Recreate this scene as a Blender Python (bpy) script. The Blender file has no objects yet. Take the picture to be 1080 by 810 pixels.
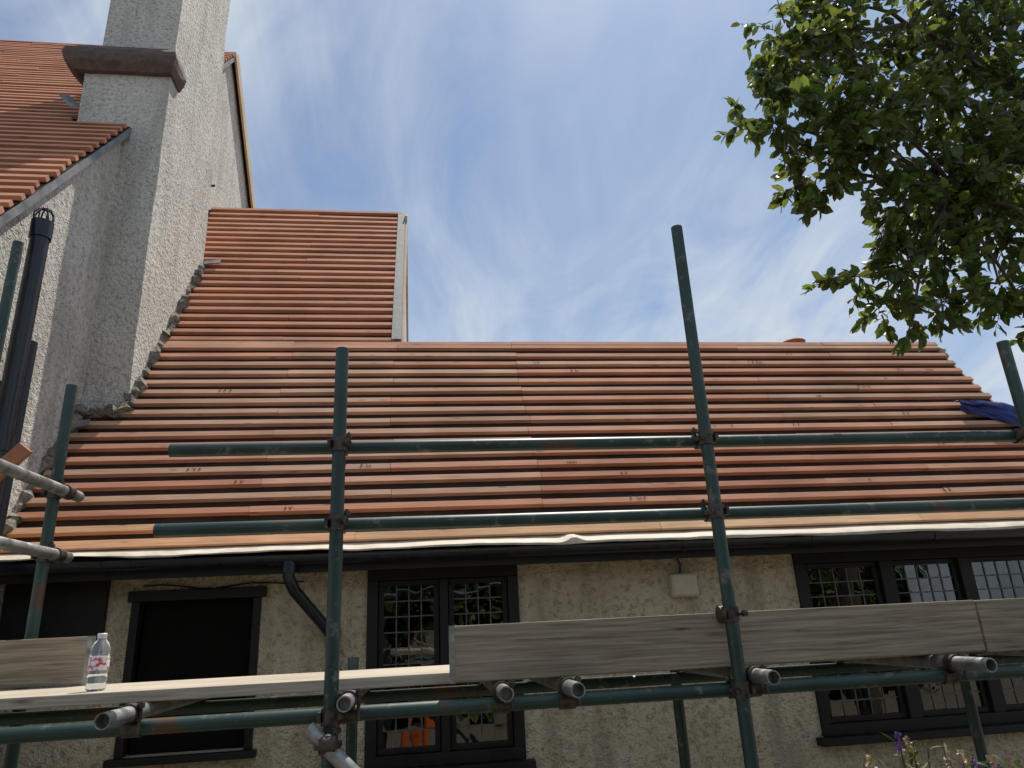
import bpy, bmesh, math, random
from mathutils import Vector, Matrix, noise as mnoise
R = random.Random(7)
scene = bpy.context.scene
scene.view_settings.view_transform = 'Standard'
scene.view_settings.look = 'None'
scene.view_settings.exposure = 0
V3 = Vector
GZ = -1.65

# ------------------------------------------------------------------ helpers
class MB:
    def __init__(s): s.v=[]; s.f=[]; s.m=[]; s.c=[]
    def face(s, idx, m=0, c=(1,1,1)): s.f.append(tuple(idx)); s.m.append(m); s.c.append(c)
    def obox(s, o, a, b, c, m=0, col=(1,1,1)):
        n=len(s.v); o=V3(o);a=V3(a);b=V3(b);c=V3(c)
        for p in (o,o+a,o+a+b,o+b,o+c,o+a+c,o+a+b+c,o+b+c): s.v.append(p)
        for q in ((0,3,2,1),(4,5,6,7),(0,1,5,4),(1,2,6,5),(2,3,7,6),(3,0,4,7)):
            s.face([n+i for i in q],m,col)
    def box(s,x0,x1,y0,y1,z0,z1,m=0,col=(1,1,1)):
        s.obox((x0,y0,z0),(x1-x0,0,0),(0,y1-y0,0),(0,0,z1-z0),m,col)
    def quad(s,a,b,c,d,m=0,col=(1,1,1)):
        n=len(s.v); s.v+= [V3(a),V3(b),V3(c),V3(d)]; s.face((n,n+1,n+2,n+3),m,col)
    def poly(s,pts,m=0,col=(1,1,1)):
        n=len(s.v); s.v+=[V3(p) for p in pts]; s.face(range(n,n+len(pts)),m,col)
    def frame(s,d):
        d=V3(d).normalized(); u=V3((0,0,1)) if abs(d.z)<.9 else V3((1,0,0))
        a=d.cross(u).normalized(); b=d.cross(a).normalized(); return d,a,b
    def rings(s, pts, rad, seg=12, m=0, caps=True, col=(1,1,1)):
        base=len(s.v); n=len(pts); pts=[V3(p) for p in pts]
        for i,p in enumerate(pts):
            d = pts[min(i+1,n-1)]-pts[max(i-1,0)]
            if d.length<1e-9: d=pts[-1]-pts[0]
            if d.length<1e-9: d=V3((0,0,1))
            if i==0: _,a,b=s.frame(d)
            else:
                d.normalize(); a=(a-d*a.dot(d)).normalized(); b=d.cross(a)
            for k in range(seg):
                t=2*math.pi*k/seg
                s.v.append(p+(a*math.cos(t)+b*math.sin(t))*rad[i])
        for i in range(n-1):
            for k in range(seg):
                k2=(k+1)%seg
                s.face((base+i*seg+k,base+i*seg+k2,base+(i+1)*seg+k2,base+(i+1)*seg+k),m,col)
        if caps:
            s.face([base+k for k in range(seg)][::-1],m,col)
            s.face([base+(n-1)*seg+k for k in range(seg)],m,col)
    def tube(s,p1,p2,r=.0242,m=0,seg=16,endm=None):
        p1=V3(p1);p2=V3(p2); d=(p2-p1).normalized()
        s.rings([p1,p2],[r,r],seg,m,caps=False)
        em = m if endm is None else endm
        for p,q in ((p1,d),(p2,-d)):      # hollow ends
            _,a,b=s.frame(d); base=len(s.v)
            for rr,off in ((r,0),(r*.82,0),(r*.82,.05)):
                for k in range(seg):
                    t=2*math.pi*k/seg
                    s.v.append(p+q*off+(a*math.cos(t)+b*math.sin(t))*rr)
            for j in range(2):
                for k in range(seg):
                    k2=(k+1)%seg
                    s.face((base+j*seg+k,base+j*seg+k2,base+(j+1)*seg+k2,base+(j+1)*seg+k),em)
            s.face([base+2*seg+k for k in range(seg)],em)
    def build(s,name,mats,parent=None,smooth=False,fix=True):
        me=bpy.data.meshes.new(name); me.from_pydata([tuple(v) for v in s.v],[],s.f)
        for mt in (mats if isinstance(mats,(list,tuple)) else [mats]): me.materials.append(mt)
        me.polygons.foreach_set('material_index',s.m)
        ca=me.color_attributes.new('Col','FLOAT_COLOR','CORNER')
        dat=[]
        for f,c in zip(s.f,s.c): dat += [c[0],c[1],c[2],1.0]*len(f)
        ca.data.foreach_set('color',dat)
        if fix:
            bm=bmesh.new(); bm.from_mesh(me); bmesh.ops.recalc_face_normals(bm,faces=bm.faces); bm.to_mesh(me); bm.free()
        if smooth: 
            me.polygons.foreach_set('use_smooth',[True]*len(me.polygons))
            try: me.set_sharp_from_angle(angle=math.radians(40))
            except Exception: pass
        me.update()
        ob=bpy.data.objects.new(name,me); scene.collection.objects.link(ob)
        if parent: ob.parent=parent
        return ob
def empty(name):
    e=bpy.data.objects.new(name,None); scene.collection.objects.link(e); e.empty_display_size=.2; return e
def bevel(ob,w=.004,seg=2):
    m=ob.modifiers.new('bev','BEVEL'); m.width=w; m.segments=seg; m.limit_method='ANGLE'; return ob

# ------------------------------------------------------------------ materials
def mat(name,col=(.5,.5,.5),rough=.7,metal=0.0,spec=None):
    m=bpy.data.materials.new(name); m.use_nodes=True; nt=m.node_tree
    b=nt.nodes['Principled BSDF']; b.inputs['Base Color'].default_value=(*col,1)
    b.inputs['Roughness'].default_value=rough; b.inputs['Metallic'].default_value=metal
    if spec is not None: b.inputs['Specular IOR Level'].default_value=spec
    return m,nt,b
def N(nt,t,**k):
    n=nt.nodes.new(t)
    for a,v in k.items():
        if a in n.inputs: n.inputs[a].default_value=v
        else: setattr(n,a,v)
    return n
def coords(nt,scale=(1,1,1),rot=(0,0,0)):
    tc=N(nt,'ShaderNodeTexCoord'); mp=N(nt,'ShaderNodeMapping')
    mp.inputs['Scale'].default_value=scale; mp.inputs['Rotation'].default_value=rot
    nt.links.new(tc.outputs['Object'],mp.inputs['Vector']); return mp.outputs['Vector']
def noisen(nt,vec,scale,detail=4,rough=.55,dist=0):
    n=N(nt,'ShaderNodeTexNoise'); n.inputs['Scale'].default_value=scale; n.inputs['Detail'].default_value=detail
    n.inputs['Roughness'].default_value=rough; n.inputs['Distortion'].default_value=dist
    nt.links.new(vec,n.inputs['Vector']); return n.outputs['Fac']
def ramp(nt,fac,stops):
    r=N(nt,'ShaderNodeValToRGB'); e=r.color_ramp.elements
    while len(e)<len(stops): e.new(.5)
    for i,(p,c) in enumerate(stops):
        e[i].position=p; e[i].color=(*c,1) if len(c)==3 else c
    nt.links.new(fac,r.inputs['Fac']); return r.outputs['Color']
def mixc(nt,a,b,fac,mode='MIX'):
    m=N(nt,'ShaderNodeMix'); m.data_type='RGBA'; m.blend_type=mode
    if isinstance(fac,(int,float)): m.inputs[0].default_value=fac
    else: nt.links.new(fac,m.inputs[0])
    for s,x in ((6,a),(7,b)):
        if isinstance(x,tuple): m.inputs[s].default_value=(*x,1)
        else: nt.links.new(x,m.inputs[s])
    return m.outputs[2]
def bump(nt,b,h,strength=.5,dist=.01,prev=None):
    n=N(nt,'ShaderNodeBump'); n.inputs['Strength'].default_value=strength; n.inputs['Distance'].default_value=dist
    nt.links.new(h,n.inputs['Height'])
    if prev: nt.links.new(prev,n.inputs['Normal'])
    nt.links.new(n.outputs['Normal'],b.inputs['Normal']); return n.outputs['Normal']

def roughcast(name,c1,c2,stain):
    m,nt,b=mat(name,rough=.93,spec=.15)
    v=coords(nt)
    big=noisen(nt,v,1.6,3,.65); fine=noisen(nt,v,30,3,.72)
    base=ramp(nt,big,[(.3,c1),(.62,c2)])
    spk=ramp(nt,fine,[(.32,(.52,.50,.47)),(.52,(1,1,1))])
    c=mixc(nt,base,spk,.9,'MULTIPLY')
    st=noisen(nt,coords(nt,(3.2,3.2,.5)),1.3,3,.7)
    sm=ramp(nt,st,[(.50,(0,0,0)),(.72,(.7,.7,.7))])
    c=mixc(nt,c,stain,sm)
    nt.links.new(c,b.inputs['Base Color'])
    bump(nt,b,fine,1.0,.055)
    return m
M_wall=roughcast('cream_roughcast',(.68,.57,.40),(.78,.68,.50),(.38,.31,.22))
M_chim=roughcast('grey_roughcast',(.70,.685,.63),(.82,.80,.74),(.47,.45,.40))

def wood(name,tint=None,c1=(.30,.24,.17),c2=(.45,.37,.27),attr=False,axis=(1.2,26,26),rough=.8,knots=True):
    m,nt,b=mat(name,rough=rough,spec=.2)
    v=coords(nt,axis)
    g=noisen(nt,v,3,3,.65,.6)
    if attr:
        at=N(nt,'ShaderNodeVertexColor'); at.layer_name='Col'
        gr=ramp(nt,g,[(.25,(.72,.67,.63)),(.5,(.97,.97,.97)),(.75,(1.15,1.12,1.08))])
        c=mixc(nt,at.outputs['Color'],gr,1.0,'MULTIPLY')
    else: c=ramp(nt,g,[(.3,c1),(.7,c2)])
    big=noisen(nt,coords(nt,(1,1,1)),2.3,1,.6)
    bg=ramp(nt,big,[(.3,(.80,.77,.75)),(.65,(1.05,1.05,1.05))])
    c=mixc(nt,c,bg,.8,'MULTIPLY')
    if knots:
        vo=N(nt,'ShaderNodeTexVoronoi'); vo.inputs['Scale'].default_value=1
        nt.links.new(coords(nt,(3.0,14,14)),vo.inputs['Vector'])
        k=ramp(nt,vo.outputs['Distance'],[(.0,(.75,.75,.75)),(.14,(0,0,0))])
        c=mixc(nt,c,(.06,.03,.02),k)
    nt.links.new(c,b.inputs['Base Color'])
    if not attr: bump(nt,b,g,.35,.004)
    return m
M_batten=wood('roof_batten_wood',attr=True)
M_board=wood('scaffold_board_wood',c1=(.17,.145,.11),c2=(.44,.37,.27),axis=(1.0,30,30))
M_deck=wood('deck_board_wood',c1=(.34,.30,.24),c2=(.60,.53,.43),axis=(1.0,30,30))
M_pale=wood('pale_new_timber',c1=(.50,.38,.24),c2=(.68,.56,.40),axis=(14,14,1.5),knots=False)

def simple(name,c1,c2,scale=8,rough=.6,metal=0,bs=.2,bd=.003,spec=None,stretch=(1,1,1)):
    m,nt,b=mat(name,c1,rough,metal,spec)
    n=noisen(nt,coords(nt,stretch),scale,3,.65)
    nt.links.new(ramp(nt,n,[(.33,c1),(.68,c2)]),b.inputs['Base Color'])
    r=ramp(nt,n,[(.3,(rough*.75,)*3),(.7,(min(1,rough*1.25),)*3)])
    nt.links.new(r,b.inputs['Roughness'])
    if bs: bump(nt,b,n,bs,bd)
    return m
M_under=simple('roof_underlay',(.030,.020,.016),(.060,.042,.034),5,.95,bs=.8,bd=.02,spec=.1)
M_membrane=simple('eaves_membrane',(.48,.42,.33),(.68,.62,.52),7,.7,bs=.5,bd=.01)
M_black=simple('black_painted_timber',(.008,.0075,.0075),(.02,.018,.017),12,.55,spec=.3)
M_plastic=simple('black_pipe_plastic',(.008,.010,.015),(.018,.021,.028),10,.32,bs=.1)
M_lead=simple('lead_flashing',(.13,.14,.15),(.26,.27,.28),9,.6,bs=.4,bd=.006)
M_came=simple('window_lead_came',(.05,.05,.05),(.13,.13,.13),30,.5)
M_mortar=simple('old_mortar',(.07,.06,.05),(.30,.27,.22),22,.95,bs=1,bd=.03)
M_slate=simple('chimney_ledge_tile',(.075,.05,.045),(.15,.11,.095),14,.85,bs=.8,bd=.015)
M_terra=simple('terracotta',(.30,.11,.055),(.42,.18,.09),12,.8)
M_ground=simple('gravel_ground',(.10,.085,.06),(.20,.17,.125),20,.95,bs=1,bd=.02)
M_boxp=simple('box_cover',(.48,.42,.31),(.58,.52,.40),6,.5)
M_tarp=simple('blue_tarpaulin',(.006,.014,.10),(.012,.028,.19),3,.5,bs=.3,bd=.02)
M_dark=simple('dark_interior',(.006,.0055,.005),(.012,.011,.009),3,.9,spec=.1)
M_ink=simple('stamp_ink',(.03,.02,.02),(.08,.05,.045),30,.9)

def tubemat():
    m,nt,b=mat('green_scaffold_paint',rough=.42)
    v=coords(nt); n=noisen(nt,v,16,4,.7); n2=noisen(nt,v,4,1,.6)
    c=ramp(nt,n2,[(.3,(.012,.032,.027)),(.7,(.026,.062,.052))])
    w=ramp(nt,n,[(.58,(0,0,0)),(.66,(1,1,1))])
    c=mixc(nt,c,(.13,.125,.11),w)
    r=ramp(nt,n2,[(.66,(0,0,0)),(.72,(.8,.8,.8))])
    c=mixc(nt,c,(.10,.045,.022),r)
    nt.links.new(c,b.inputs['Base Color']); bump(nt,b,n,.25,.002); return m
M_green=tubemat()
M_galv=simple('galvanised_steel',(.18,.19,.185),(.42,.43,.42),18,.45,.7,bs=.2)
M_coup=simple('coupler_steel',(.03,.03,.028),(.14,.11,.085),30,.5,.6,bs=.4,bd=.003)

def glassmat():
    m=bpy.data.materials.new('window_glass'); m.use_nodes=True; nt=m.node_tree; nt.nodes.clear()
    o=N(nt,'ShaderNodeOutputMaterial'); g=N(nt,'ShaderNodeBsdfGlossy'); g.inputs['Roughness'].default_value=.015
    g.inputs['Color'].default_value=(.92,.96,.94,1)
    t=N(nt,'ShaderNodeBsdfTransparent'); t.inputs['Color'].default_value=(.75,.8,.78,1)
    mx=N(nt,'ShaderNodeMixShader'); f=N(nt,'ShaderNodeFresnel'); f.inputs['IOR'].default_value=1.5
    ma=N(nt,'ShaderNodeMath',operation='MULTIPLY_ADD'); ma.inputs[1].default_value=1.0; ma.inputs[2].default_value=.08
    nt.links.new(f.outputs[0],ma.inputs[0]); nt.links.new(ma.outputs[0],mx.inputs[0])
    nt.links.new(t.outputs[0],mx.inputs[1]); nt.links.new(g.outputs[0],mx.inputs[2]); nt.links.new(mx.outputs[0],o.inputs[0])
    bp=N(nt,'ShaderNodeBump'); bp.inputs['Strength'].default_value=.25; bp.inputs['Distance'].default_value=.004
    nt.links.new(noisen(nt,coords(nt),7,1,.5),bp.inputs['Height']); nt.links.new(bp.outputs[0],g.inputs['Normal'])
    return m
M_glass=glassmat()

def leafmat(name,c1,c2,tr,rough=.35,tf=.35):
    m,nt,b=mat(name,rough=rough)
    at=N(nt,'ShaderNodeVertexColor'); at.layer_name='Col'
    c=mixc(nt,c2,at.outputs['Color'],1,'MULTIPLY')
    nt.links.new(c,b.inputs['Base Color'])
    t=N(nt,'ShaderNodeBsdfTranslucent'); c2_=mixc(nt,tr,at.outputs['Color'],1,'MULTIPLY'); nt.links.new(c2_,t.inputs['Color'])
    mx=N(nt,'ShaderNodeMixShader'); mx.inputs[0].default_value=tf
    nt.links.new(b.outputs[0],mx.inputs[1]); nt.links.new(t.outputs[0],mx.inputs[2])
    nt.links.new(mx.outputs[0],nt.nodes['Material Output'].inputs[0]); return m
M_leaf=leafmat('tree_leaf',None,(.062,.100,.027),(.17,.24,.045),.30,.36)
M_hleaf=leafmat('hedge_leaf',None,(.07,.12,.027),(.1,.16,.03),.6,.2)
M_bark=simple('bark',(.06,.045,.035),(.13,.10,.08),20,.9,bs=.8,bd=.01,stretch=(1,1,.3))
M_flower=simple('purple_flower',(.16,.07,.28),(.30,.18,.42),20,.7)
M_bud=simple('cream_flower',(.45,.25,.18),(.6,.5,.35),20,.7)

# ------------------------------------------------------------------ ground
g=MB(); S=400; g.quad((-S,-S,GZ),(S,-S,GZ),(S,S,GZ),(-S,S,GZ)); g.build('ground',M_ground)

# ------------------------------------------------------------------ house
house=empty('rendered_house')
TH=math.radians(55); CT,ST=math.cos(TH),math.sin(TH)
EY,EZ=4.70,.547
U=V3((0,CT,ST)); NN=V3((0,-ST,CT))
def RP(x,s,h=0): return V3((x,EY,EZ))+U*s+NN*h
S_LOW=2.36; S_TOP=5.34
XG=-2.55
CX0,CX1,CY0,CY1=-2.95,-2.22,5.5,6.88
XV=-.24; XR=5.10
WY=4.95

def wall_with_openings(name,x0,x1,z0,z1,y,ops,m,depth=.16):
    mb=MB(); xs=sorted({x0,x1,*[o[0] for o in ops],*[o[1] for o in ops]}); zs=sorted({z0,z1,*[o[2] for o in ops],*[o[3] for o in ops]})
    for i in range(len(xs)-1):
        for j in range(len(zs)-1):
            cx=(xs[i]+xs[i+1])/2; cz=(zs[j]+zs[j+1])/2
            if any(o[0]<cx<o[1] and o[2]<cz<o[3] for o in ops): continue
            mb.quad((xs[i],y,zs[j]),(xs[i+1],y,zs[j]),(xs[i+1],y,zs[j+1]),(xs[i],y,zs[j+1]))
    for a,b,c,d in ops:
        y2=y+depth
        mb.quad((a,y,c),(a,y2,c),(a,y2,d),(a,y,d)); mb.quad((b,y,c),(b,y2,c),(b,y2,d),(b,y,d))
        mb.quad((a,y,c),(b,y,c),(b,y2,c),(a,y2,c)); mb.quad((a,y,d),(b,y,d),(b,y2,d),(a,y2,d))
    return mb.build(name,m,house)
WX1=4.66
OPS=[(-1.81,-1.02,-.62,.31),(-.35,.65,-.78,.405),(2.64,WX1,-.78,.405)]
wall_with_openings('front_wall',XG,XR-.07,GZ,.46,WY,OPS,M_wall)
w=MB()
w.poly([(XR-.07,WY,GZ),(XR-.07,7.2,GZ),(XR-.07,7.2,.8),(XR-.07,6.05,2.42),(XR-.07,WY,.86)])
w.quad((XV-.03,7.2,GZ),(XR-.07,7.2,GZ),(XR-.07,7.2,.8),(XV-.03,7.2,.8))
w.build('side_wall',M_wall,house)
w=MB()
w.poly([(XV-.05,5.6,GZ),(XV-.05,10.5,GZ),(XV-.05,10.5,.9),(XV-.05,7.75,4.84),(XV-.05,5.6,1.77)])
w.build('upper_gable_boarding',M_pale,house)
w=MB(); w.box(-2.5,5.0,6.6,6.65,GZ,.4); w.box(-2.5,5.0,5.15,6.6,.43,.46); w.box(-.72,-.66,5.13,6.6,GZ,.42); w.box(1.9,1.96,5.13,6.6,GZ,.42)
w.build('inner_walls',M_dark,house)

AY,AZ=8.21,7.71; T2=1.25; T3=.95
def mainz(Y): return AZ-T2*(AY-Y) if Y<=AY else AZ-T3*(Y-AY)
w=MB()
w.poly([(XG,3.2,GZ),(XG,12.5,GZ),(XG,12.5,mainz(12.5)-.12),(XG,AY,AZ-.12),(XG,3.2,mainz(3.2)-.12)])
w.quad((XG,3.2,GZ),(XG,3.2,mainz(3.2)-.1),(-9,3.2,mainz(3.2)-.1),(-9,3.2,GZ))
w.quad((-9,12.5,GZ),(XG,12.5,GZ),(XG,12.5,mainz(12.5)-.1),(-9,12.5,mainz(12.5)-.1))
w.poly([(-9,3.2,GZ),(-9,12.5,GZ),(-9,12.5,mainz(12.5)-.12),(-9,AY,AZ-.12),(-9,3.2,mainz(3.2)-.12)])
w.build('tall_house_walls',M_chim,house)
a2=math.atan(T2); U2=V3((0,math.cos(a2),math.sin(a2))); N2=V3((0,-math.sin(a2),math.cos(a2)))
P2=V3((0,2.95,mainz(2.95))); L2=(AY-2.95)/math.cos(a2)
w=MB()
w.obox(V3((-9.1,0,0))+P2-N2*.06,(9.1+XG+.05,0,0),U2*L2,N2*.05)
a3=math.atan(T3); U3=V3((0,math.cos(a3),-math.sin(a3))); N3=V3((0,math.sin(a3),math.cos(a3)))
w.obox(V3((-9.1,AY,AZ))-N3*.06,(9.1+XG+.05,0,0),U3*6.2,N3*.05)
w.build('tall_roof_underlay',M_under,house)
w=MB()
w.obox(V3((XG+.052,0,0))+P2-N2*.065,(.012,0,0),U2*L2,N2*.05)
w.build('tall_roof_verge_strip',M_lead,house)
w=MB()
w.obox(V3((XG+.052,AY,AZ))-N3*.16,(.03,0,0),U3*6.2,N3*.17)
bevel(w.build('tall_roof_bargeboard',M_pale,house))

REDS=[(.58,.275,.18),(.60,.30,.20),(.56,.265,.17),(.61,.32,.215),(.57,.29,.19),(.54,.25,.165),(.59,.285,.18)]
GREYS=[(.58,.35,.245),(.60,.37,.265),(.56,.33,.23),(.60,.37,.26),(.58,.32,.22),(.59,.33,.23)]
PALES=[(.82,.50,.29),(.84,.55,.34),(.80,.44,.25)]
def battens(mb,org,u,n,rows,xl,xr,pal,joints,bw=.050,bt=.034,jit=.004):
    for i,s in enumerate(rows):
        x0=xl(s)+R.uniform(-.016,.016); x1=xr(s)+R.uniform(-.016,.016)
        js=sorted(j+R.uniform(-.02,.02) for j in joints(i) if x0+.15<j+0<x1-.15)
        cuts=[x0]+js+[x1]
        e=s+R.uniform(-jit,jit)
        for a,b in zip(cuts[:-1],cuts[1:]):
            col=R.choice(pal(i,s)); k=R.uniform(.88,1.08); col=tuple(c*k for c in col)
            e2=s+R.uniform(-jit,jit); h=R.uniform(0,.003)
            o=V3((a+.001,0,0))+org+u*e+n*h
            L=V3((b-a-.003,0,0))+u*(e2-e)+n*R.uniform(-.002,.002)
            w_=bw*R.uniform(.94,1.05)
            mb.obox(o,L,u*w_,n*(bt*R.uniform(.92,1.06)),0,col)
            e=e2+(R.uniform(-.003,.003) if R.random()<.5 else 0)
G=.131
org=V3((0,EY,EZ))
nlow=int(S_LOW/G)+1
b=MB()
low=[.02+i*G for i in range(nlow) if .02+i*G<S_LOW-.08]+[S_LOW-.055]
def yl(s): return EY+CT*s
def xl(s):
    y=yl(s)
    return XG+.02 if y<CY0-.03 else (CX1+.02 if y<CY1+.02 else XG+.1)
def pal(i,s): return PALES if i<2 else (REDS+GREYS if i<9 else GREYS+REDS[:2])
battens(b,org,U,NN,[s for s in low],xl,lambda s:XR,pal,lambda i:[XV+.03 if i%2 else -1.1,.85,3.0 if i%2 else 3.9])
battens(b,org+NN*.035,U,NN,[.0],xl,lambda s:XR,lambda i,s:PALES,lambda i:[-.4,1.6,3.5],bw=.06,bt=.02)
k0=low[-2]+G
up=[k0+i*G for i in range(60) if k0+i*G<S_TOP-.08]+[S_TOP-.06]
battens(b,org,U,NN,up,xl,lambda s:XV,lambda i,s:REDS,lambda i:[-1.2] if i%3==0 else [])
rb=b.build('roof_battens',M_batten,house)
b=MB()
battens(b,P2,U2,N2,[.03+i*G for i in range(int(L2/G))],lambda s:-9.1,lambda s:XG+.06 if not (CY0-.05<2.95+math.cos(a2)*s<CY1+.0) else CX0-.03,lambda i,s:REDS,lambda i:[-4.2-(i%3)*.4,-6.4])
battens(b,V3((0,AY,AZ)),U3,N3,[.05+i*G for i in range(45)],lambda s:-9.1,lambda s:XG+.04,lambda i,s:REDS,lambda i:[-5.0])
b.build('tall_roof_battens',M_batten,house)

w=MB()
def slab(x0,x1,s0,s1): w.obox(RP(x0,s0,-.03),(x1-x0,0,0),U*(s1-s0),NN*.03)
slab(XG,XV,0,S_LOW); slab(XV,XR-.02,0,S_LOW-.004); slab(XG,XV-.004,S_LOW,S_TOP)
Ur=V3((0,CT,-ST)); Nr=V3((0,ST,CT))
rl=RP(0,S_LOW,0); rt=RP(0,S_TOP,0)
w.obox(V3((XV,rl.y,rl.z))-Nr*.03,(XR-XV-.02,0,0),Ur*S_LOW,Nr*.028)
w.obox(V3((XG,rt.y,rt.z))-Nr*.03,(XV-XG,0,0),Ur*S_TOP,Nr*.028)
w.build('roof_underlay_sheets',M_under,house)
b=MB()
battens(b,V3((0,rl.y,rl.z)),Ur,Nr,[.03+i*G for i in range(17)],lambda s:XV,lambda s:XR,lambda i,s:REDS,lambda i:[2.0])
battens(b,V3((0,rt.y,rt.z)),Ur,Nr,[.03+i*G for i in range(40)],lambda s:XG,lambda s:XV,lambda i,s:REDS,lambda i:[])
b.build('rear_roof_battens',M_batten,house)

w=MB()
w.obox(RP(XV-.012,S_LOW+.03,-.005),(.085,0,0),U*(S_TOP-S_LOW-.02),NN*.045,0)
w.build('verge_lead_strip',M_lead,house)
w=MB()
w.obox(RP(XV+.075,S_LOW-.02,-.22),(.022,0,0),U*(S_TOP-S_LOW+.02),NN*.22)
w.obox(V3((XV+.075,rt.y,rt.z))-Nr*.23,(.024,0,0),Ur*S_TOP,Nr*.22)
w.obox(RP(XR+.0,0,-.17),(.022,0,0),U*(S_LOW),NN*.165)
w.obox(V3((XR+.0,rl.y,rl.z))-Nr*.17,(.024,0,0),Ur*S_LOW,Nr*.165)
bevel(w.build('bargeboards',M_pale,house))
w=MB(); w.box(XV-.052,XV-.03,7.4,8.0,3.0,3.7); w.build('gable_dark_opening',M_black,house)  # flat black panel standing in for a dark opening in the gable

st=MB()
def stamp(x,s,on):
    k=R.uniform(.7,1.3)*.024; h=.0395
    L=R.randint(1,3); px=x
    for i in range(L):
        pat=R.choice(((((0,1),(.5,0)),((.5,0),(1,1))),(((0,1),(.2,0)),((.2,0),(.9,.6)),((.9,.6),(1,0))),(((0,0),(.4,1)),((.4,1),(.6,.1)))))
        for a,bb in pat:
            p=RP(px+a[0]*k,s+a[1]*k*1.4,h); q=RP(px+bb[0]*k,s+bb[1]*k*1.4,h)
            st.quad(p,p+V3((.006,0,0)),q+V3((.006,0,0)),q)
        px+=k*R.uniform(1.2,1.9)
for i in range(26):
    r=R.choice(low[2:-2]); x=R.uniform(-2.0,4.9)
    stamp(x,r+.008,True)
st.build('grading_stamps',M_ink,house,fix=False)

def lumpy(mb,p,q,r,n,amp=.5,seg=7):
    p=V3(p);q=V3(q)
    pts=[p.lerp(q,i/n)+V3((R.uniform(-1,1),R.uniform(-1,1),R.uniform(-1,1)))*r*.4 for i in range(n+1)]
    mb.rings(pts,[r*R.uniform(1-amp,1+amp) for _ in pts],seg,0)
w=MB()
s1=(CY0-EY)/CT; s2=(CY1-EY)/CT
lumpy(w,RP(XG,0,.03),RP(XG,s1,.03),.045,30,.6)
lumpy(w,RP(XG,s1-.04,.03),RP(CX1,s1-.04,.03),.045,12,.6)
lumpy(w,RP(CX1,s1-.05,.03),RP(CX1,s2,.03),.048,60,.65)
lumpy(w,RP(XG+.04,s2+.02,.03),RP(XG+.02,S_TOP-.02,.03),.06,36,.6)
w.build('abutment_mortar',M_mortar,house)
w=MB(); 
for (x,s,a) in ((CX1+.02,s2-.02,.16),(XG+.05,s1-.25,.1)):
    w.obox(RP(x,s,.05),(a,.0,.02),U*.07,NN*.012)
w.build('lead_offcuts',M_lead,house)

ch=MB()
def disp_box(mb,x0,x1,y0,y1,z0,z1,step=.12,amp=.008):
    def gridface(o,a,bv):
        na=max(1,int(V3(a).length/step)); nb=max(1,int(V3(bv).length/step)); base=len(mb.v)
        for i in range(na+1):
            for j in range(nb+1):
                p=V3(o)+V3(a)*(i/na)+V3(bv)*(j/nb)
                mb.v.append(p+V3(mnoise.noise_vector(p*2.2))*amp+V3(mnoise.noise_vector(p*7+V3((9,3,1))))*amp*.4)
        for i in range(na):
            for j in range(nb):
                mb.face((base+i*(nb+1)+j,base+(i+1)*(nb+1)+j,base+(i+1)*(nb+1)+j+1,base+i*(nb+1)+j+1))
    dx,dy,dz=x1-x0,y1-y0,z1-z0
    gridface((x0,y0,z0),(dx,0,0),(0,0,dz)); gridface((x0,y1,z0),(dx,0,0),(0,0,dz))
    gridface((x0,y0,z0),(0,dy,0),(0,0,dz)); gridface((x1,y0,z0),(0,dy,0),(0,0,dz))
    gridface((x0,y0,z1),(dx,0,0),(0,dy,0))
LZ=.16
disp_box(ch,CX0,CX1,CY0,CY1,GZ,4.86+LZ)
disp_box(ch,CX0+.09,CX1-.004,CY0+.035,CY1-.006,4.85+LZ,8.9)
ch.build('chimney_stack',M_chim,house,smooth=True)
w=MB()
def ledge(pts_rows):
    n=14; rows=[]
    for (xa,ya,xb,yb,z,am) in pts_rows:
        r=[]
        for i in range(n+1): r.append((xa+(xb-xa)*i/n,ya,z))
        for i in range(1,4): r.append((xb,ya+(yb-ya)*i/3,z))
        for i in range(1,n+1): r.append((xb+(xa-xb)*i/n,yb,z))
        for i in range(1,3): r.append((xa,yb+(ya-yb)*i/3,z))
        rows.append([V3(p)+V3((R.uniform(-1,1),R.uniform(-1,1),R.uniform(-1,1)))*am for p in r])
    base=len(w.v); k=len(rows[0])
    for r in rows: w.v.extend(r)
    for j in range(len(rows)-1):
        for i in range(k): w.face((base+j*k+i,base+j*k+(i+1)%k,base+(j+1)*k+(i+1)%k,base+(j+1)*k+i))
    w.face([base+i for i in range(k)])
    w.face([base+(len(rows)-1)*k+i for i in range(k)])
a_=CX0-.15; b_=CX1+.05; c_=CY0-.10; d_=CY0+.20
ledge([(a_+.08,c_+.05,b_-.03,d_,4.70+LZ,.005),(a_,c_,b_,d_,4.77+LZ,.006),(a_-.015,c_-.012,b_+.012,d_,4.84+LZ,.006),(a_,c_,b_,d_,4.90+LZ,.006),(CX0-.02,CY0+.0,CX1+.01,d_,5.02+LZ,.004)])
w.build('chimney_ledge',M_slate,house)
w=MB(); w.box(CX0-.05,CX1+.05,CY0-.03,CY1+.05,8.9,9.05)
for y in (5.85,6.5): w.rings([(-2.55,y,9.05),(-2.55,y,9.4)],[.13,.10],16)
w.build('chimney_cap_and_pots',M_terra,house)
w=MB(); w.obox((CX0-.02,CY0-.08,4.42),(-.1,-.02,.10),(.02,.10,.09),(0,0,.012)); w.build('lead_apron',M_lead,house)
w=MB(); w.rings([(XG+.01,7.35,4.98),(XG+.22,7.35,4.98)],[.014,.014],8); w.rings([(XG+.012,7.0,5.0),(XG+.012,7.1,5.7),(XG+.012,7.05,6.3)],[.006]*3,6)
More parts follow.
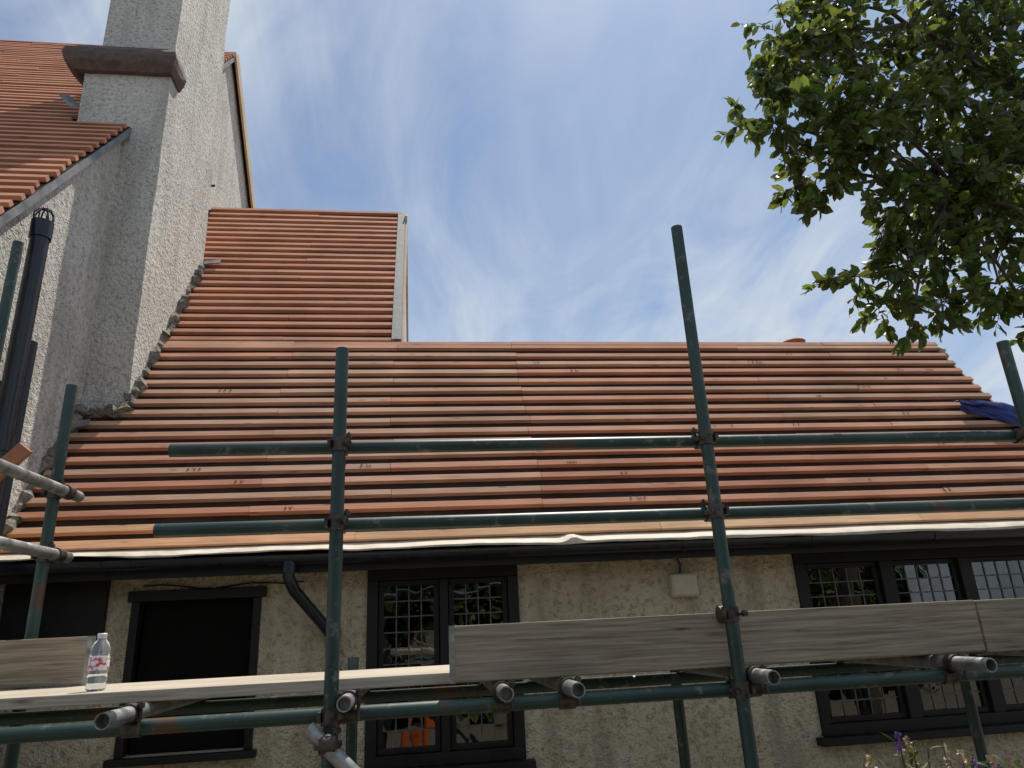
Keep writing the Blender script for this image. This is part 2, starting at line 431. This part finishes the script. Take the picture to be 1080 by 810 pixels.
# cable clipped below the soffit
w.rings([(-1.75+i*.11,WY-.012,.36+.012*math.sin(i*1.3)-.02*math.sin(math.pi*i/9)) for i in range(10)],[.005]*10,6)
w.rings([(1.79,WY-.012,.30),(1.80,WY-.012,.36),(1.78,WY-.012,.41)],[.007]*3,6)
w.build('overflow_pipe_and_cables',M_plastic,house)

# eaves
w=MB(); nx=240
for i in range(nx+1):
    x=XG+.04+(XR-XG)*i/nx
    wv=mnoise.noise(V3((x*1.7,0,0)))*.012+mnoise.noise(V3((x*6,3,0)))*.005
    lump=.03*math.exp(-((x-.98)/.05)**2)
    drop=.006+.016*max(0,min(1,(x+1.5)/5))+mnoise.noise(V3((x*2.2,7,0)))*.010
    for (y,z) in ((EY+.06,EZ+.055),(EY-.03,EZ+.010+wv*.4+lump*.5),(EY-.11,EZ-.020+wv+lump),(EY-.135,EZ-.03+wv-drop*.5+lump),(EY-.132,EZ-.032+wv-drop*1.3)):
        w.v.append(V3((x,y,z)))
for i in range(nx):
    for j in range(4):
        w.face((i*5+j,(i+1)*5+j,(i+1)*5+j+1,i*5+j+1))
w.build('eaves_membrane_strip',M_membrane,house,smooth=True)
w=MB(); w.box(XG,XR,EY-.03,EY-.005,.385,.54); w.box(XG,XR,EY-.005,WY-.003,.405,.42)
w.box(XG+.01,-1.95,WY-.05,WY-.004,.02,.404)  # black board added to paint the shadow on the left wall
w.build('fascia_soffit_and_shade_board',M_black,house)
w=MB()
pr=[]
for k in range(13):
    t=math.pi*k/12; pr.append((EY-.088-.056*math.cos(t),.485-.056*math.sin(t)))
for x in (XG+.06,XR+.05):
    for y,z in pr: w.v.append(V3((x,y,z)))
for k in range(12): w.face((k,k+1,13+k+1,13+k))
for xx in [-1.9+i*.9 for i in range(8)]:
    base=len(w.v)
    for x in (xx,xx+.03):
        for k in range(13):
            t=math.pi*k/12; w.v.append(V3((x,EY-.088-.061*math.cos(t),.485-.061*math.sin(t))))
    for k in range(12): w.face((base+k,base+k+1,base+13+k+1,base+13+k))
w.build('gutter',M_plastic,house,smooth=True)
w=MB()
w.rings([(-.80,EY-.09,.45),(-.80,EY-.09,.36),(-.77,EY-.05,.28),(-.60,WY-.08,.06),(-.55,WY-.05,-.02),(-.55,WY-.05,-.2),(-.55,WY-.05,GZ)],[.036]*7,14)
for z in (.0,-.6): w.rings([(-.55,WY-.05,z),(-.55,WY-.05,z+.05)],[.044,.044],14); 
w.rings([(-.80,EY-.09,.45),(-.80,EY-.09,.38)],[.045,.045],14)
w.build('downpipe',M_plastic,house,smooth=True)
w=MB(); px,py=-2.41,4.33
w.rings([(px,py,GZ),(px,py,2.58)],[.055,.055],20); w.rings([(px,py,2.5),(px,py,2.62)],[.064,.064],20)
w.rings([(px,py,1.1),(px,py,1.2)],[.064,.064],20)
for k in range(8):
    t=math.pi*2*k/8; c,s_=math.cos(t),math.sin(t)
    w.rings([(px+.055*c,py+.055*s_,2.62),(px+.058*c,py+.058*s_,2.67),(px+.035*c,py+.035*s_,2.71),(px,py,2.72)],[.005]*4,6)
w.box(XG,px,py-.02,py+.02,1.5,1.53); w.box(XG,px,py-.02,py+.02,.6,.63)
w.rings([(px-.02,py+.16,GZ),(px-.02,py+.16,1.85)],[.034,.034],14)
w.build('soil_pipe',M_plastic,house,smooth=True)

def window(name,x0,x1,z0,z1,nl,grid=(4,6),mh=.028):
    e=empty(name); e.parent=house
    fr=MB(); y0=WY-.02; y1=WY+.09; t=.07
    fr.box(x0,x1,y0,y1,z1-t,z1); fr.box(x0,x1,y0,y1,z0,z0+t)
    fr.box(x0,x0+t,y0+.002,y1,z0+t,z1-t); fr.box(x1-t,x1,y0+.002,y1,z0+t,z1-t)
    fr.box(x0-.05,x1+.05,WY-.09,WY-.003,z0-.05,z0-.003)
    iw=(x1-x0-2*t); cw=iw/nl
    gl=MB(); ld=MB()
    for i in range(nl):
        a=x0+t+i*cw; bb=a+cw
        if i>0: fr.box(a-mh,a+mh,y0+.004,y1,z0+t,z1-t)
        a2_=a+(mh+.002 if i else 0)+.002; b2_=bb-(mh+.002 if i<nl-1 else 0)-.002; s_=.035
        c0,c1=z0+t+.002,z1-t-.002; ya=WY+.015; yb=WY+.06
        fr.box(a2_,b2_,ya,yb,c1-s_,c1); fr.box(a2_,b2_,ya,yb,c0,c0+s_)
        fr.box(a2_,a2_+s_,ya+.002,yb,c0+s_,c1-s_); fr.box(b2_-s_,b2_,ya+.002,yb,c0+s_,c1-s_)
        ga,gb,gc,gd=a2_+s_,b2_-s_,c0+s_,c1-s_
        nx_,nz=grid
        for ix in range(nx_):
            for iz in range(nz):
                xa=ga+(gb-ga)*ix/nx_; xb=ga+(gb-ga)*(ix+1)/nx_; za=gc+(gd-gc)*iz/nz; zb_=gc+(gd-gc)*(iz+1)/nz
                d1=R.uniform(-.0006,.0006); d2=R.uniform(-.0006,.0006)
                gl.quad((xa,WY+.035+d1,za),(xb,WY+.035-d1,za),(xb,WY+.035-d1+d2,zb_),(xa,WY+.035+d1+d2,zb_))
        for ix in range(1,nx_):
            xm=ga+(gb-ga)*ix/nx_; ld.box(xm-.004,xm+.004,WY+.029,WY+.039,gc,gd)
        for iz in range(1,nz):
            zm=gc+(gd-gc)*iz/nz; ld.box(ga,gb,WY+.0275,WY+.0375,zm-.004,zm+.004)
    bevel(fr.build('frame',M_black,e),.004); gl.build('glass',M_glass,e,fix=False); ld.build('leading',M_came,e)
    return e
window('leaded_window',-.35,.65,-.78,.405,2,grid=(4,10))
window('leaded_window',2.64,WX1,-.78,.405,3,grid=(5,10),mh=.045)
e=empty('dark_window'); e.parent=house
w=MB(); x0,x1,z0,z1=-1.81,-1.02,-.62,.31
w.box(x0-.02,x1+.03,WY-.03,WY+.05,z1-.045,z1+.02); w.box(x0,x0+.05,WY-.01,WY+.06,z0,z1-.045); w.box(x1-.05,x1,WY-.01,WY+.06,z0,z1-.045)
w.box(x0-.03,x1+.03,WY-.07,WY-.002,z0-.04,z0)
bevel(w.build('frame',M_black,e),.004)
w=MB(); w.box(x0+.05,x1-.05,WY+.10,WY+.12,z0,z1-.045); w.build('dark_void_panel',M_dark,e)  # near-black panel, the unlit void of the opening put into its colour
w=MB(); w.box(1.70,1.89,WY-.075,WY-.002,.145,.30); ob=w.build('junction_box',M_boxp,house); bevel(ob,.014,3)
w=MB(); w.box(1.712,1.878,WY-.082,WY-.0755,.157,.288); bevel(w.build('junction_box_lid',M_boxp,house),.003)
w=MB(); w.rings([(3.72,6.22,2.3),(3.72,6.22,2.53),(3.72,6.22,2.57),(3.72,6.22,2.585)],[.09,.095,.12,.10],20); w.build('terracotta_vent',M_terra,house,smooth=True)

# ------------------------------------------------------------------ tarp
w=MB(); nx,ny=24,24
for i in range(nx+1):
    for j in range(ny+1):
        u_=i/nx; v_=j/ny
        x=4.62+.54*u_; s0_=1.24-.30*u_; wd_=.10+.26*u_
        edge=.03*mnoise.noise(V3((u_*5,j*.3,7)))
        s=s0_+wd_*v_+edge
        h=.06+.06*math.sin(math.pi*min(1,max(0,v_)))+.05*mnoise.noise(V3((u_*3.1,v_*2.3,1)))+.015*mnoise.noise(V3((u_*8,v_*6,4)))
        p=RP(x,s,max(.042,h))
        if u_>.88: p=RP(5.13+.01*mnoise.noise(V3((0,v_*3,2))),s,.05-(u_-.88)*1.3)
        w.v.append(p)
for i in range(nx):
    for j in range(ny):
        a=i*(ny+1)+j; w.face((a,a+ny+1,a+ny+2,a+1))
w.build('tarpaulin',M_tarp,None,smooth=True)

# ------------------------------------------------------------------ scaffolding
scf=empty('scaffolding'); YP=2.60; YR=2.648
t=MB()
def T(p,q,m=0,r=.0242): t.tube(p,q,r,m)
T((-.295,YP,GZ),(-.295,YP,1.045)); T((1.115,YP,GZ),(1.115,YP,1.617)); T((2.53,YP,GZ),(2.53,YP,1.08))
T((-1.63,3.40,GZ),(-1.63,3.40,1.18)); T((-2.0,3.42,GZ),(-2.0,3.42,1.95)); T((3.95,YP,GZ),(3.95,YP,1.2))
T((-.90,YR,.667),(3.1,YR,.667)); T((-.92,YR,.380),(4.1,YR,.380))
T((2.9,YR+.05,.667),(4.1,YR+.05,.667))
T((-2.7,YP+.0485,-.245),(4.1,YP+.0485,-.245)); 
for x in (-.3,1.17,2.62,3.95): T((x,3.45,GZ),(x,3.45,-.09))
T((-2.7,3.40-.05,-.25),(4.1,3.40-.05,-.25))
T((-1.578,.9,.672),(-1.578,3.52,.672),1); T((-1.578,1.3,.395),(-1.578,3.50,.395),1)
for x,y in ((-.92,2.40),(-.24,2.47),(.27,2.46),(.50,2.44),(1.175,2.46),(1.95,2.42),(2.62,2.46),(3.4,2.45),(-1.7,2.45),(-2.3,2.42)):
    T((x,y,-.2),(x+R.uniform(-.02,.02),3.55,-.2),1)
T((-.36,2.55,-.27),(.95,2.56,-1.5),1)
tubes=t.build('tubes',[M_green,M_galv],scf,smooth=True)
c=MB()
def coupler(x,y,z,yr,ax='x',side=1):
    c.rings([(x,y,z-.026),(x,y,z+.026)],[.031,.031],14)
    d=V3((.026,0,0)) if ax=='x' else V3((0,.026,0))
    p=V3((x if ax=='x' else yr[0],yr if ax=='x' else y,z))
    c.rings([p-d,p+d],[.031,.031],14)
    c.box(x-.034*side-.006,x-.034*side+.006,y-.03,y+.03,z-.014,z+.014)
    c.rings([(x+.036*side,y-.055,z),(x+.036*side,y+.02,z)],[.006,.006],8)
    c.rings([(x+.036*side,y-.046,z),(x+.036*side,y-.028,z)],[.012,.012],6)
    c.rings([(x+.03*side,p.y-.01,z+.028),(x+.03*side,p.y-.01,z+.055)],[.006,.006],8)
    c.rings([(x+.03*side,p.y-.01,z+.034),(x+.03*side,p.y-.01,z+.046)],[.012,.012],6)
for x,s_ in ((-.295,1),(1.115,-1),(2.53,1),(3.95,1)):
    for z in (.667,.380,-.245): coupler(x,YP,z,YR,'x',s_)
coupler(1.115,YP,.01,YR,'x',1)
for z in (.672,.395): coupler(-1.63,3.40,z,(-1.578,),'y',1)
for x in (-.92,-.24,.27,.50,1.175,1.95,2.62):
    c.rings([(x,2.585,-.2),(x,2.625,-.2)],[.031,.031],14); c.rings([(x-.028,YR,-.245),(x+.028,YR,-.245)],[.030,.030],14)
    c.rings([(x+.034,2.60,-.26),(x+.034,2.60,-.165)],[.006,.006],8); c.rings([(x+.034,2.60,-.185),(x+.034,2.60,-.17)],[.012,.012],6)
coupler(-.295,2.56,-.32,2.55,'x',1)
c.build('couplers',M_coup,scf,smooth=True)
w=MB()
def board(mb,x0,x1,y0,y1,z0,z1,dy=0,dz=0): mb.obox((x0,y0,z0),(x1-x0,dy,dz),(0,y1-y0,0),(0,0,z1-z0))
board(w,.10,2.15,2.675,2.711,-.172,.016,0,.002); board(w,2.16,4.1,2.676,2.712,-.176,.016,.004,.0)
board(w,-2.7,-1.36,3.328,3.364,-.139,.048,0,.003)
bevel(w.build('toe_boards',M_board,scf),.004)
w=MB()
for i in range(3):
    y=2.722+i*.216
    board(w,-2.7,.55+i*.2,y,y+.211,-.176,-.140+R.uniform(-.002,.002)); board(w,.56+i*.2,4.1,y,y+.211,-.176,-.140+R.uniform(-.002,.002))
bevel(w.build('deck_boards',M_deck,scf),.004)
w=MB()
w.box(.098,.116,2.6735,2.7125,-.1735,.0175); w.box(-1.375,-1.358,3.3265,3.3655,-.1365,.0515)
w.build('board_end_bands',M_galv,scf)
w=MB(); w.obox((-1.72,3.22,.86),(-.25,-.02,-.30),(.05,0,-.04),(0,.03,0)); bevel(w.build('timber_offcut',M_terra,None),.003)

# ------------------------------------------------------------------ bottle
bt=empty('water_bottle'); bx,by,bz=-1.125,2.84,-.139
def lathe(name,prof,m,seg=28,parent=bt):
    mb=MB(); 
    mb.rings([(bx,by,bz+z) for r,z in prof],[r for r,z in prof],seg,0); return mb.build(name,m,parent,smooth=True)
mg,ntg,bg=mat('clear_plastic',(.86,.93,.98),.06); bg.inputs['Transmission Weight'].default_value=.85; bg.inputs['IOR'].default_value=1.2
prof=[(.024,0),(.031,.006),(.032,.02),(.0295,.027),(.032,.034),(.032,.05),(.0295,.056),(.032,.062),(.0325,.115),(.030,.12),(.0325,.126),(.031,.14),(.024,.158),(.014,.170),(.013,.178)]
lathe('body',prof,mg)
M_label,nl_,bl=mat('label',(.8,.8,.82),.4)
zc=N(nl_,'ShaderNodeTexCoord'); nz_=noisen(nl_,zc.outputs['Object'],38,2,.5); 
nl_.links.new(ramp(nl_,nz_,[(.47,(.80,.80,.82)),(.50,(.55,.05,.07)),(.56,(.7,.12,.12)),(.6,(.8,.8,.85))]),bl.inputs['Base Color'])
lathe('label',[(.0331,.068),(.0334,.07),(.0334,.110),(.0331,.112)],M_label)
M_cap,_,_=mat('cap',(.75,.78,.82),.4); lathe('cap',[(.0145,.173),(.0155,.175),(.0155,.188),(.0135,.190)],M_cap)

# ------------------------------------------------------------------ leaves
def add_leaf(mb,p,d,up,L,W,m=0,col=(1,1,1)):
    d=d.normalized(); s=d.cross(up)
    if s.length<1e-3: s=d.cross(V3((1,0,0)))
    s.normalize(); n=s.cross(d).normalized()
    base=len(mb.v)
    for a,b_,c_ in ((0,0,0),(.3,-.45,.12),(.3,0,0),(.3,.45,.12),(.7,-.40,.05),(.7,0,-.06),(.7,.40,.05),(1,0,-.2)):
        mb.v.append(p+d*(a*L)+s*(b_*W)+n*(c_*W))
    for f in ((0,1,2),(0,2,3),(1,4,5,2),(2,5,6,3),(4,7,5),(5,7,6)): mb.face([base+i for i in f],m,col)
def rdir():
    while True:
        v=V3((R.uniform(-1,1),R.uniform(-1,1),R.uniform(-1,1)))
        if .05<v.length<1: return v.normalized()
def clump(lm,wm,c_,r,dens,L=.074,W=.042,droop=.5):
    c_=V3(c_); n=int(dens*r*r/13)
    for _ in range(max(n,3)):
        d=rdir(); st_=c_+d*r*R.uniform(0,.55); d2=(d+V3((0,0,-droop*R.random()))+rdir()*.5).normalized()
        Lt=r*R.uniform(.5,1.0)+.05; pts=[st_]; dd=d2.copy()
        for k in range(4):
            dd=(dd+rdir()*.25+V3((0,0,-.06))).normalized(); pts.append(pts[-1]+dd*Lt/4)
        wm.rings(pts,[.004,.0035,.003,.002,.001],4,1)
        nl=13
        for k in range(nl):
            tt=.15+.85*k/(nl-1); q=tt*4; i=min(3,int(q)); p=pts[i].lerp(pts[i+1],q-i)
            ax=(pts[i+1]-pts[i]).normalized()
            ld=(ax*.7+rdir()*.9+V3((0,0,-.1))).normalized()
            up=(V3((0,0,1))+rdir()*.9).normalized(); z=R.uniform(.6,1.2)
            g_=R.uniform(.6,1.45); col=(g_*R.uniform(.9,1.3),g_,g_*R.uniform(.7,1.1))
            add_leaf(lm,p,ld,up,L*z,W*z*R.uniform(.85,1.15),0,col)
tree=empty('broadleaf_tree'); lm=MB(); wm=MB()
CL=[(2.02,2.9,2.90,.19),(1.74,2.7,2.28,.13),(1.82,2.8,2.69,.11),(2.00,2.8,2.14,.16),(2.5,3.0,3.03,.25),(2.33,2.8,2.33,.22),(3.11,3.0,3.07,.33),
(2.83,2.9,2.31,.28),(2.08,2.8,1.50,.14),(2.13,2.8,1.33,.10),(2.34,2.8,1.55,.17),(2.94,2.9,1.92,.24),(2.80,2.8,1.46,.15),(3.53,3.0,2.82,.35),
(2.36,2.8,1.92,.17),(2.48,3.0,3.45,.28),(3.24,3.0,3.5,.35),(2.13,2.75,2.50,.16),(2.6,2.8,2.65,.22),(2.62,2.85,2.0,.22),(3.2,3.0,2.4,.26),(2.2,3.1,3.25,.2),(3.1,2.7,1.62,.18),
(2.55,2.8,1.70,.17),(2.42,2.75,1.34,.11),(2.20,2.75,1.74,.12),(2.9,2.75,2.1,.2),(2.62,2.75,1.36,.12),(2.85,2.7,1.22,.12),(1.95,2.75,1.95,.10),(2.25,2.75,1.25,.08)]
OFF=[(3.9,3.0,3.5,.5),(4.3,2.7,2.5,.42),(3.8,3.7,2.7,.42),(4.7,3.3,3.1,.5),(3.7,2.5,2.0,.25),(4.0,3.1,4.2,.5),(3.1,3.1,4.1,.4)]
trunk=[V3((4.15,3.15,GZ-.05)),V3((4.12,3.12,-.6)),V3((4.2,3.1,.5)),V3((4.08,3.08,1.4)),V3((4.02,3.06,2.3)),V3((3.95,3.05,3.4))]
wm.rings(trunk,[.15,.12,.105,.09,.07,.03],12,1)
hubs=[V3((3.0,2.95,2.75)),V3((2.75,2.85,2.05)),V3((2.9,3.0,3.3))]
wm.rings([trunk[3],V3((3.7,3.05,1.75)),V3((3.2,2.95,1.95)),hubs[1]],[.05,.042,.03,.022],8,1)
wm.rings([trunk[4],V3((3.6,3.0,2.5)),hubs[0]],[.05,.038,.024],8,1)
wm.rings([trunk[4],V3((3.5,3.05,2.95)),hubs[2]],[.045,.034,.022],8,1)
for q in CL:
    p=V3(q[:3]); h=min(hubs,key=lambda a:(a-p).length); mid=h.lerp(p,.5)+rdir()*.06+V3((0,0,.05))
    wm.rings([h,h.lerp(mid,.5)+rdir()*.02,mid,p.lerp(mid,.4)+rdir()*.02,p],[.014,.012,.009,.007,.004],6,1)
    clump(lm,wm,p,q[3],7000)
for q in OFF:
    p=V3(q[:3]); h=min(trunk[3:],key=lambda a:(a-p).length); wm.rings([h,h.lerp(p,.5)+rdir()*.08,p],[.03,.02,.008],6,1)
    clump(lm,wm,p,q[3],1800)
for _ in range(26):
    q=R.choice(CL[:8]+CL[13:16]); p=V3(q[:3])+rdir()*q[3]*1.15; clump(lm,wm,p,.07,3200)
lm.build('foliage',M_leaf,tree,fix=False); wm.m=[0]*len(wm.m); wm.build('branches',M_bark,tree,smooth=True)

hedge=empty('garden_hedge'); hm=MB()
for i in range(6000):
    x=R.uniform(-9,11); top=2.0+1.1*mnoise.noise(V3((x*.35,0,2)))+.5*mnoise.noise(V3((x*1.3,0,5)))
    z=GZ+(top-GZ)*R.random()**.8; y=-5.2+.6*mnoise.noise(V3((x*.8,z*.9,0)))+R.uniform(-.35,.25)
    g_=R.uniform(.5,1.5); add_leaf(hm,V3((x,y,z)),(rdir()+V3((0,.5,-.2))),(rdir()+V3((0,.5,1))),R.uniform(.12,.24),R.uniform(.08,.14),0,(g_*1.1,g_,g_*.8))
hm.build('leaves',M_hleaf,hedge,fix=False)
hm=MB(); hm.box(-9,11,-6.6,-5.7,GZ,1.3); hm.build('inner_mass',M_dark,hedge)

shr=empty('flowering_shrub'); lm=MB(); wm=MB(); fm=MB()
for i in range(95):
    bx_=R.uniform(1.26,1.76); by_=2.12+R.uniform(-.14,.16); top=-.425-R.random()**1.3*.2
    if i<4: bx_=(1.33,1.40,1.47,1.60)[i]; top=(-.365,-.40,-.405,-.41)[i]
    p0=V3((1.47+R.uniform(-.12,.12),2.12+R.uniform(-.08,.08),GZ)); p1=V3((bx_,by_,top)); mid=p0.lerp(p1,.55)+rdir()*.03
    wm.rings([p0,mid,p1],[.006,.004,.002],5)
    for k in range(30):
        tt=.4+.6*k/29; p=(p0.lerp(mid,tt*2) if tt<.5 else mid.lerp(p1,tt*2-1)); g_=R.uniform(.8,1.7)
        add_leaf(lm,p,rdir()+V3((0,0,.45)),V3((0,0,1))+rdir()*.5,R.uniform(.03,.06),R.uniform(.012,.024),0,(g_*1.2,g_,g_*.8))
    if i%2==0:
        for k in range(34):
            h_=R.random(); p=p1+V3((R.uniform(-1,1),R.uniform(-1,1),0))*.012*(1.2-h_)+V3((0,0,h_*.05-.02))
            add_leaf(fm,p,rdir()+V3((0,0,.5)),rdir(),.012,.009,1 if i%6 else 0)
lm.build('leaves',M_hleaf,shr,fix=False); wm.build('stems',M_bark,shr); fm.build('flowers',[M_flower,M_bud],shr,fix=False)

# ------------------------------------------------------------------ person (photographer, mirrored in the window)
per=empty('person')
def skin(name,pts,edges,rad,m,sub=2):
    me=bpy.data.meshes.new(name); me.from_pydata(pts,edges,[]); ob=bpy.data.objects.new(name,me); scene.collection.objects.link(ob); ob.parent=per
    ob.modifiers.new('s','SKIN')
    for i,r in enumerate(rad): me.skin_vertices[0].data[i].radius=(r,r) if not isinstance(r,tuple) else r
    sb=ob.modifiers.new('sub','SUBSURF'); sb.levels=sub; sb.render_levels=sub; me.materials.append(m); return ob
M_or,_,_=mat('orange_hivis',(.85,.16,.03),.7); M_shirt,_,_=mat('grey_shirt',(.12,.13,.15),.85); M_skin,_,_=mat('skin',(.5,.30,.22),.55); M_hair,_,_=mat('hair',(.05,.03,.02),.7); M_boot,_,_=mat('boots',(.05,.04,.03),.6); M_ph,_,_=mat('phone_black',(.01,.01,.012),.2)
X0,Y0=.06,-.42
skin('trousers',[(X0,Y0,-.68),(X0-.10,Y0,-.76),(X0-.12,Y0+.02,-1.15),(X0-.12,Y0-.01,-1.55),(X0+.10,Y0,-.76),(X0+.13,Y0+.02,-1.15),(X0+.13,Y0-.01,-1.55)],[(0,1),(1,2),(2,3),(0,4),(4,5),(5,6)],[(.15,.12),.10,.075,.065,.10,.075,.065],M_or)
skin('shirt',[(X0,Y0,-.66),(X0,Y0,-.45),(X0,Y0,-.25),(X0-.17,Y0,-.21),(X0-.24,Y0+.07,-.42),(X0+.17,Y0,-.21),(X0+.24,Y0+.07,-.42)],[(0,1),(1,2),(2,3),(3,4),(2,5),(5,6)],[(.15,.12),(.15,.12),(.16,.12),.075,.055,.075,.055],M_shirt)
skin('neck',[(X0,Y0,-.25),(X0,Y0+.02,-.08)],[(0,1)],[.065,.055],M_skin)
for sx in (-1,1):
    hx=-.005+sx*.075
    skin('forearm',[(X0+sx*.24,Y0+.07,-.42),(X0+sx*.20,Y0+.18,-.30),(hx,-.085,-.07),(hx-sx*.005,-.07,-.02)],[(0,1),(1,2),(2,3)],[.045,.042,.028,(.016,.038)],M_skin)
    for k in range(4):
        z=.012-.02*k; skin('finger',[(hx,-.07,z-.01),(hx-sx*.005,-.045,z),(hx-sx*.025,-.036,z+.002)],[(0,1),(1,2)],[.009,.0085,.007],M_skin,1)
    skin('thumb',[(hx,-.08,-.03),(hx-sx*.02,-.085,-.02),(hx-sx*.035,-.075,-.01)],[(0,1),(1,2)],[.011,.010,.008],M_skin,1)
w=MB(); w.box(-.085,.075,-.062,-.053,-.038,.038); ob=w.build('phone',M_ph,per); bevel(ob,.004)
bm=bmesh.new(); bmesh.ops.create_uvsphere(bm,u_segments=24,v_segments=16,radius=1)
for v in bm.verts:
    z=v.co.z; v.co=V3((v.co.x*.075*(1-.18*max(0,-z)),v.co.y*.095,z*.118))
    if v.co.y>.07 and -.04<v.co.z<.02 and abs(v.co.x)<.02: v.co.y+=.018
me=bpy.data.meshes.new('head'); bm.to_mesh(me); bm.free(); me.materials.append(M_skin); ob=bpy.data.objects.new('head',me); scene.collection.objects.link(ob); ob.parent=per; ob.location=(X0,Y0+.04,.03)
w=MB()
for sx in (-1,1):
    w.rings([(X0+sx*.028,Y0+.125,.04),(X0+sx*.028,Y0+.133,.04)],[.012,.006],8)
w.rings([(X0-.022,Y0+.128,-.035),(X0+.022,Y0+.128,-.035)],[.005,.005],6); w.build('eyes_and_mouth',M_hair,per)
w=MB(); 
for sx in (-1,1): w.rings([(X0+sx*.072,Y0+.03,.06),(X0+sx*.082,Y0+.025,.03),(X0+sx*.072,Y0+.035,.0)],[.008,.014,.008],8)
w.build('ears',M_skin,per)
bm=bmesh.new(); bmesh.ops.create_uvsphere(bm,u_segments=20,v_segments=12,radius=1)
for v in bm.verts: v.co=V3((v.co.x*.082,v.co.y*.10-.014,v.co.z*.085+.05))
me=bpy.data.meshes.new('hair'); bm.to_mesh(me); bm.free(); me.materials.append(M_hair); ob=bpy.data.objects.new('hair',me); scene.collection.objects.link(ob); ob.parent=per; ob.location=(X0,Y0+.03,.035)
w=MB()
for sx in (-.12,.13): w.rings([(X0+sx,Y0-.05,GZ+.05),(X0+sx,Y0+.08,GZ+.05),(X0+sx,Y0+.2,GZ+.03)],[.045,.05,.03],12); w.rings([(X0+sx,Y0-.01,GZ+.04),(X0+sx,Y0-.01,GZ+.16)],[.05,.055],12)
w.build('boots',M_boot,per,smooth=True)

# ------------------------------------------------------------------ light + sky
sd=V3((.42,.76,1.85)).normalized()
sl=bpy.data.lights.new('sun','SUN'); sl.energy=5.0; sl.angle=math.radians(.5); sl.color=(1,.93,.82)
so=bpy.data.objects.new('sun',sl); so.rotation_mode='QUATERNION'; so.rotation_quaternion=sd.to_track_quat('Z','Y'); so.location=(5,10,20); scene.collection.objects.link(so)
wd=bpy.data.worlds.new('World'); scene.world=wd; wd.use_nodes=True; nt=wd.node_tree
bg=nt.nodes['Background']; bg.inputs['Strength'].default_value=.10
sky=N(nt,'ShaderNodeTexSky'); sky.sky_type='NISHITA'; sky.sun_disc=False
sky.sun_elevation=math.asin(sd.z); sky.sun_rotation=math.atan2(sd.x,sd.y); sky.air_density=1.0; sky.dust_density=1.0; sky.ozone_density=1.6
tc=N(nt,'ShaderNodeTexCoord'); sp=N(nt,'ShaderNodeSeparateXYZ'); nt.links.new(tc.outputs['Generated'],sp.inputs[0])
ad=N(nt,'ShaderNodeMath',operation='ADD'); ad.inputs[1].default_value=.25; nt.links.new(sp.outputs['Z'],ad.inputs[0])
mxx=N(nt,'ShaderNodeMath',operation='MAXIMUM'); mxx.inputs[1].default_value=.05; nt.links.new(ad.outputs[0],mxx.inputs[0])
dx=N(nt,'ShaderNodeMath',operation='DIVIDE'); dy=N(nt,'ShaderNodeMath',operation='DIVIDE')
nt.links.new(sp.outputs['X'],dx.inputs[0]); nt.links.new(mxx.outputs[0],dx.inputs[1]); nt.links.new(sp.outputs['Y'],dy.inputs[0]); nt.links.new(mxx.outputs[0],dy.inputs[1])
cb=N(nt,'ShaderNodeCombineXYZ'); nt.links.new(dx.outputs[0],cb.inputs[0]); nt.links.new(dy.outputs[0],cb.inputs[1])
def skymap(scale,rot,loc=(0,0,0)):
    mp=N(nt,'ShaderNodeMapping'); mp.inputs['Scale'].default_value=scale; mp.inputs['Rotation'].default_value=(0,0,rot); mp.inputs['Location'].default_value=loc
    nt.links.new(cb.outputs[0],mp.inputs[0]); return mp.outputs[0]
n1=noisen(nt,skymap((2.4,1.3,1),.45,(3,1,0)),1.5,7,.60,1.1)      # soft wispy mass
n2=noisen(nt,skymap((1.1,.8,1),.1,(5.3,2.2,0)),1.2,1,.5,.3)      # large clear / covered patches
n3=noisen(nt,skymap((4.6,.8,1),.75,(2,9,0)),1.3,6,.60,1.4)       # long fine strands
a=ramp(nt,n1,[(.33,(0,0,0)),(.66,(1,1,1))]); bb=ramp(nt,n2,[(.36,(.30,.30,.30)),(.58,(1,1,1))]); cc=ramp(nt,n3,[(.42,(0,0,0)),(.72,(.7,.7,.7))])
m1=mixc(nt,a,cc,.5,'ADD'); m2=mixc(nt,m1,bb,1,'MULTIPLY')
# thin haze near the horizon
hz=N(nt,'ShaderNodeMapRange'); hz.inputs['From Min'].default_value=.15; hz.inputs['From Max'].default_value=.6; hz.inputs['To Min'].default_value=.45; hz.inputs['To Max'].default_value=.05
nt.links.new(sp.outputs['Z'],hz.inputs['Value'])
m3=N(nt,'ShaderNodeMath',operation='ADD'); nt.links.new(m2,m3.inputs[0]); nt.links.new(hz.outputs['Result'],m3.inputs[1])
cl=N(nt,'ShaderNodeMath',operation='MULTIPLY'); cl.use_clamp=True; cl.inputs[1].default_value=.9; nt.links.new(m3.outputs[0],cl.inputs[0])
skt=mixc(nt,sky.outputs[0],(.84,.98,1.08),1,'MULTIPLY')
col=mixc(nt,skt,(6.2,6.9,7.8),cl.outputs[0])
nt.links.new(col,bg.inputs['Color'])

# ------------------------------------------------------------------ camera
Zc=V3((-.0475,.9449,-.3240)).normalized(); Xc=V3((.9916,.0072,-.1291)); Xc=(Xc-Zc*Xc.dot(Zc)).normalized(); Yc=Zc.cross(Xc)
cam=bpy.data.cameras.new('camera'); cam.sensor_width=36; cam.lens=25; cam.clip_end=2000; cam.clip_start=.02
co=bpy.data.objects.new('camera',cam); co.matrix_world=Matrix((Xc,Yc,Zc)).to_4x4(); scene.collection.objects.link(co); scene.camera=co
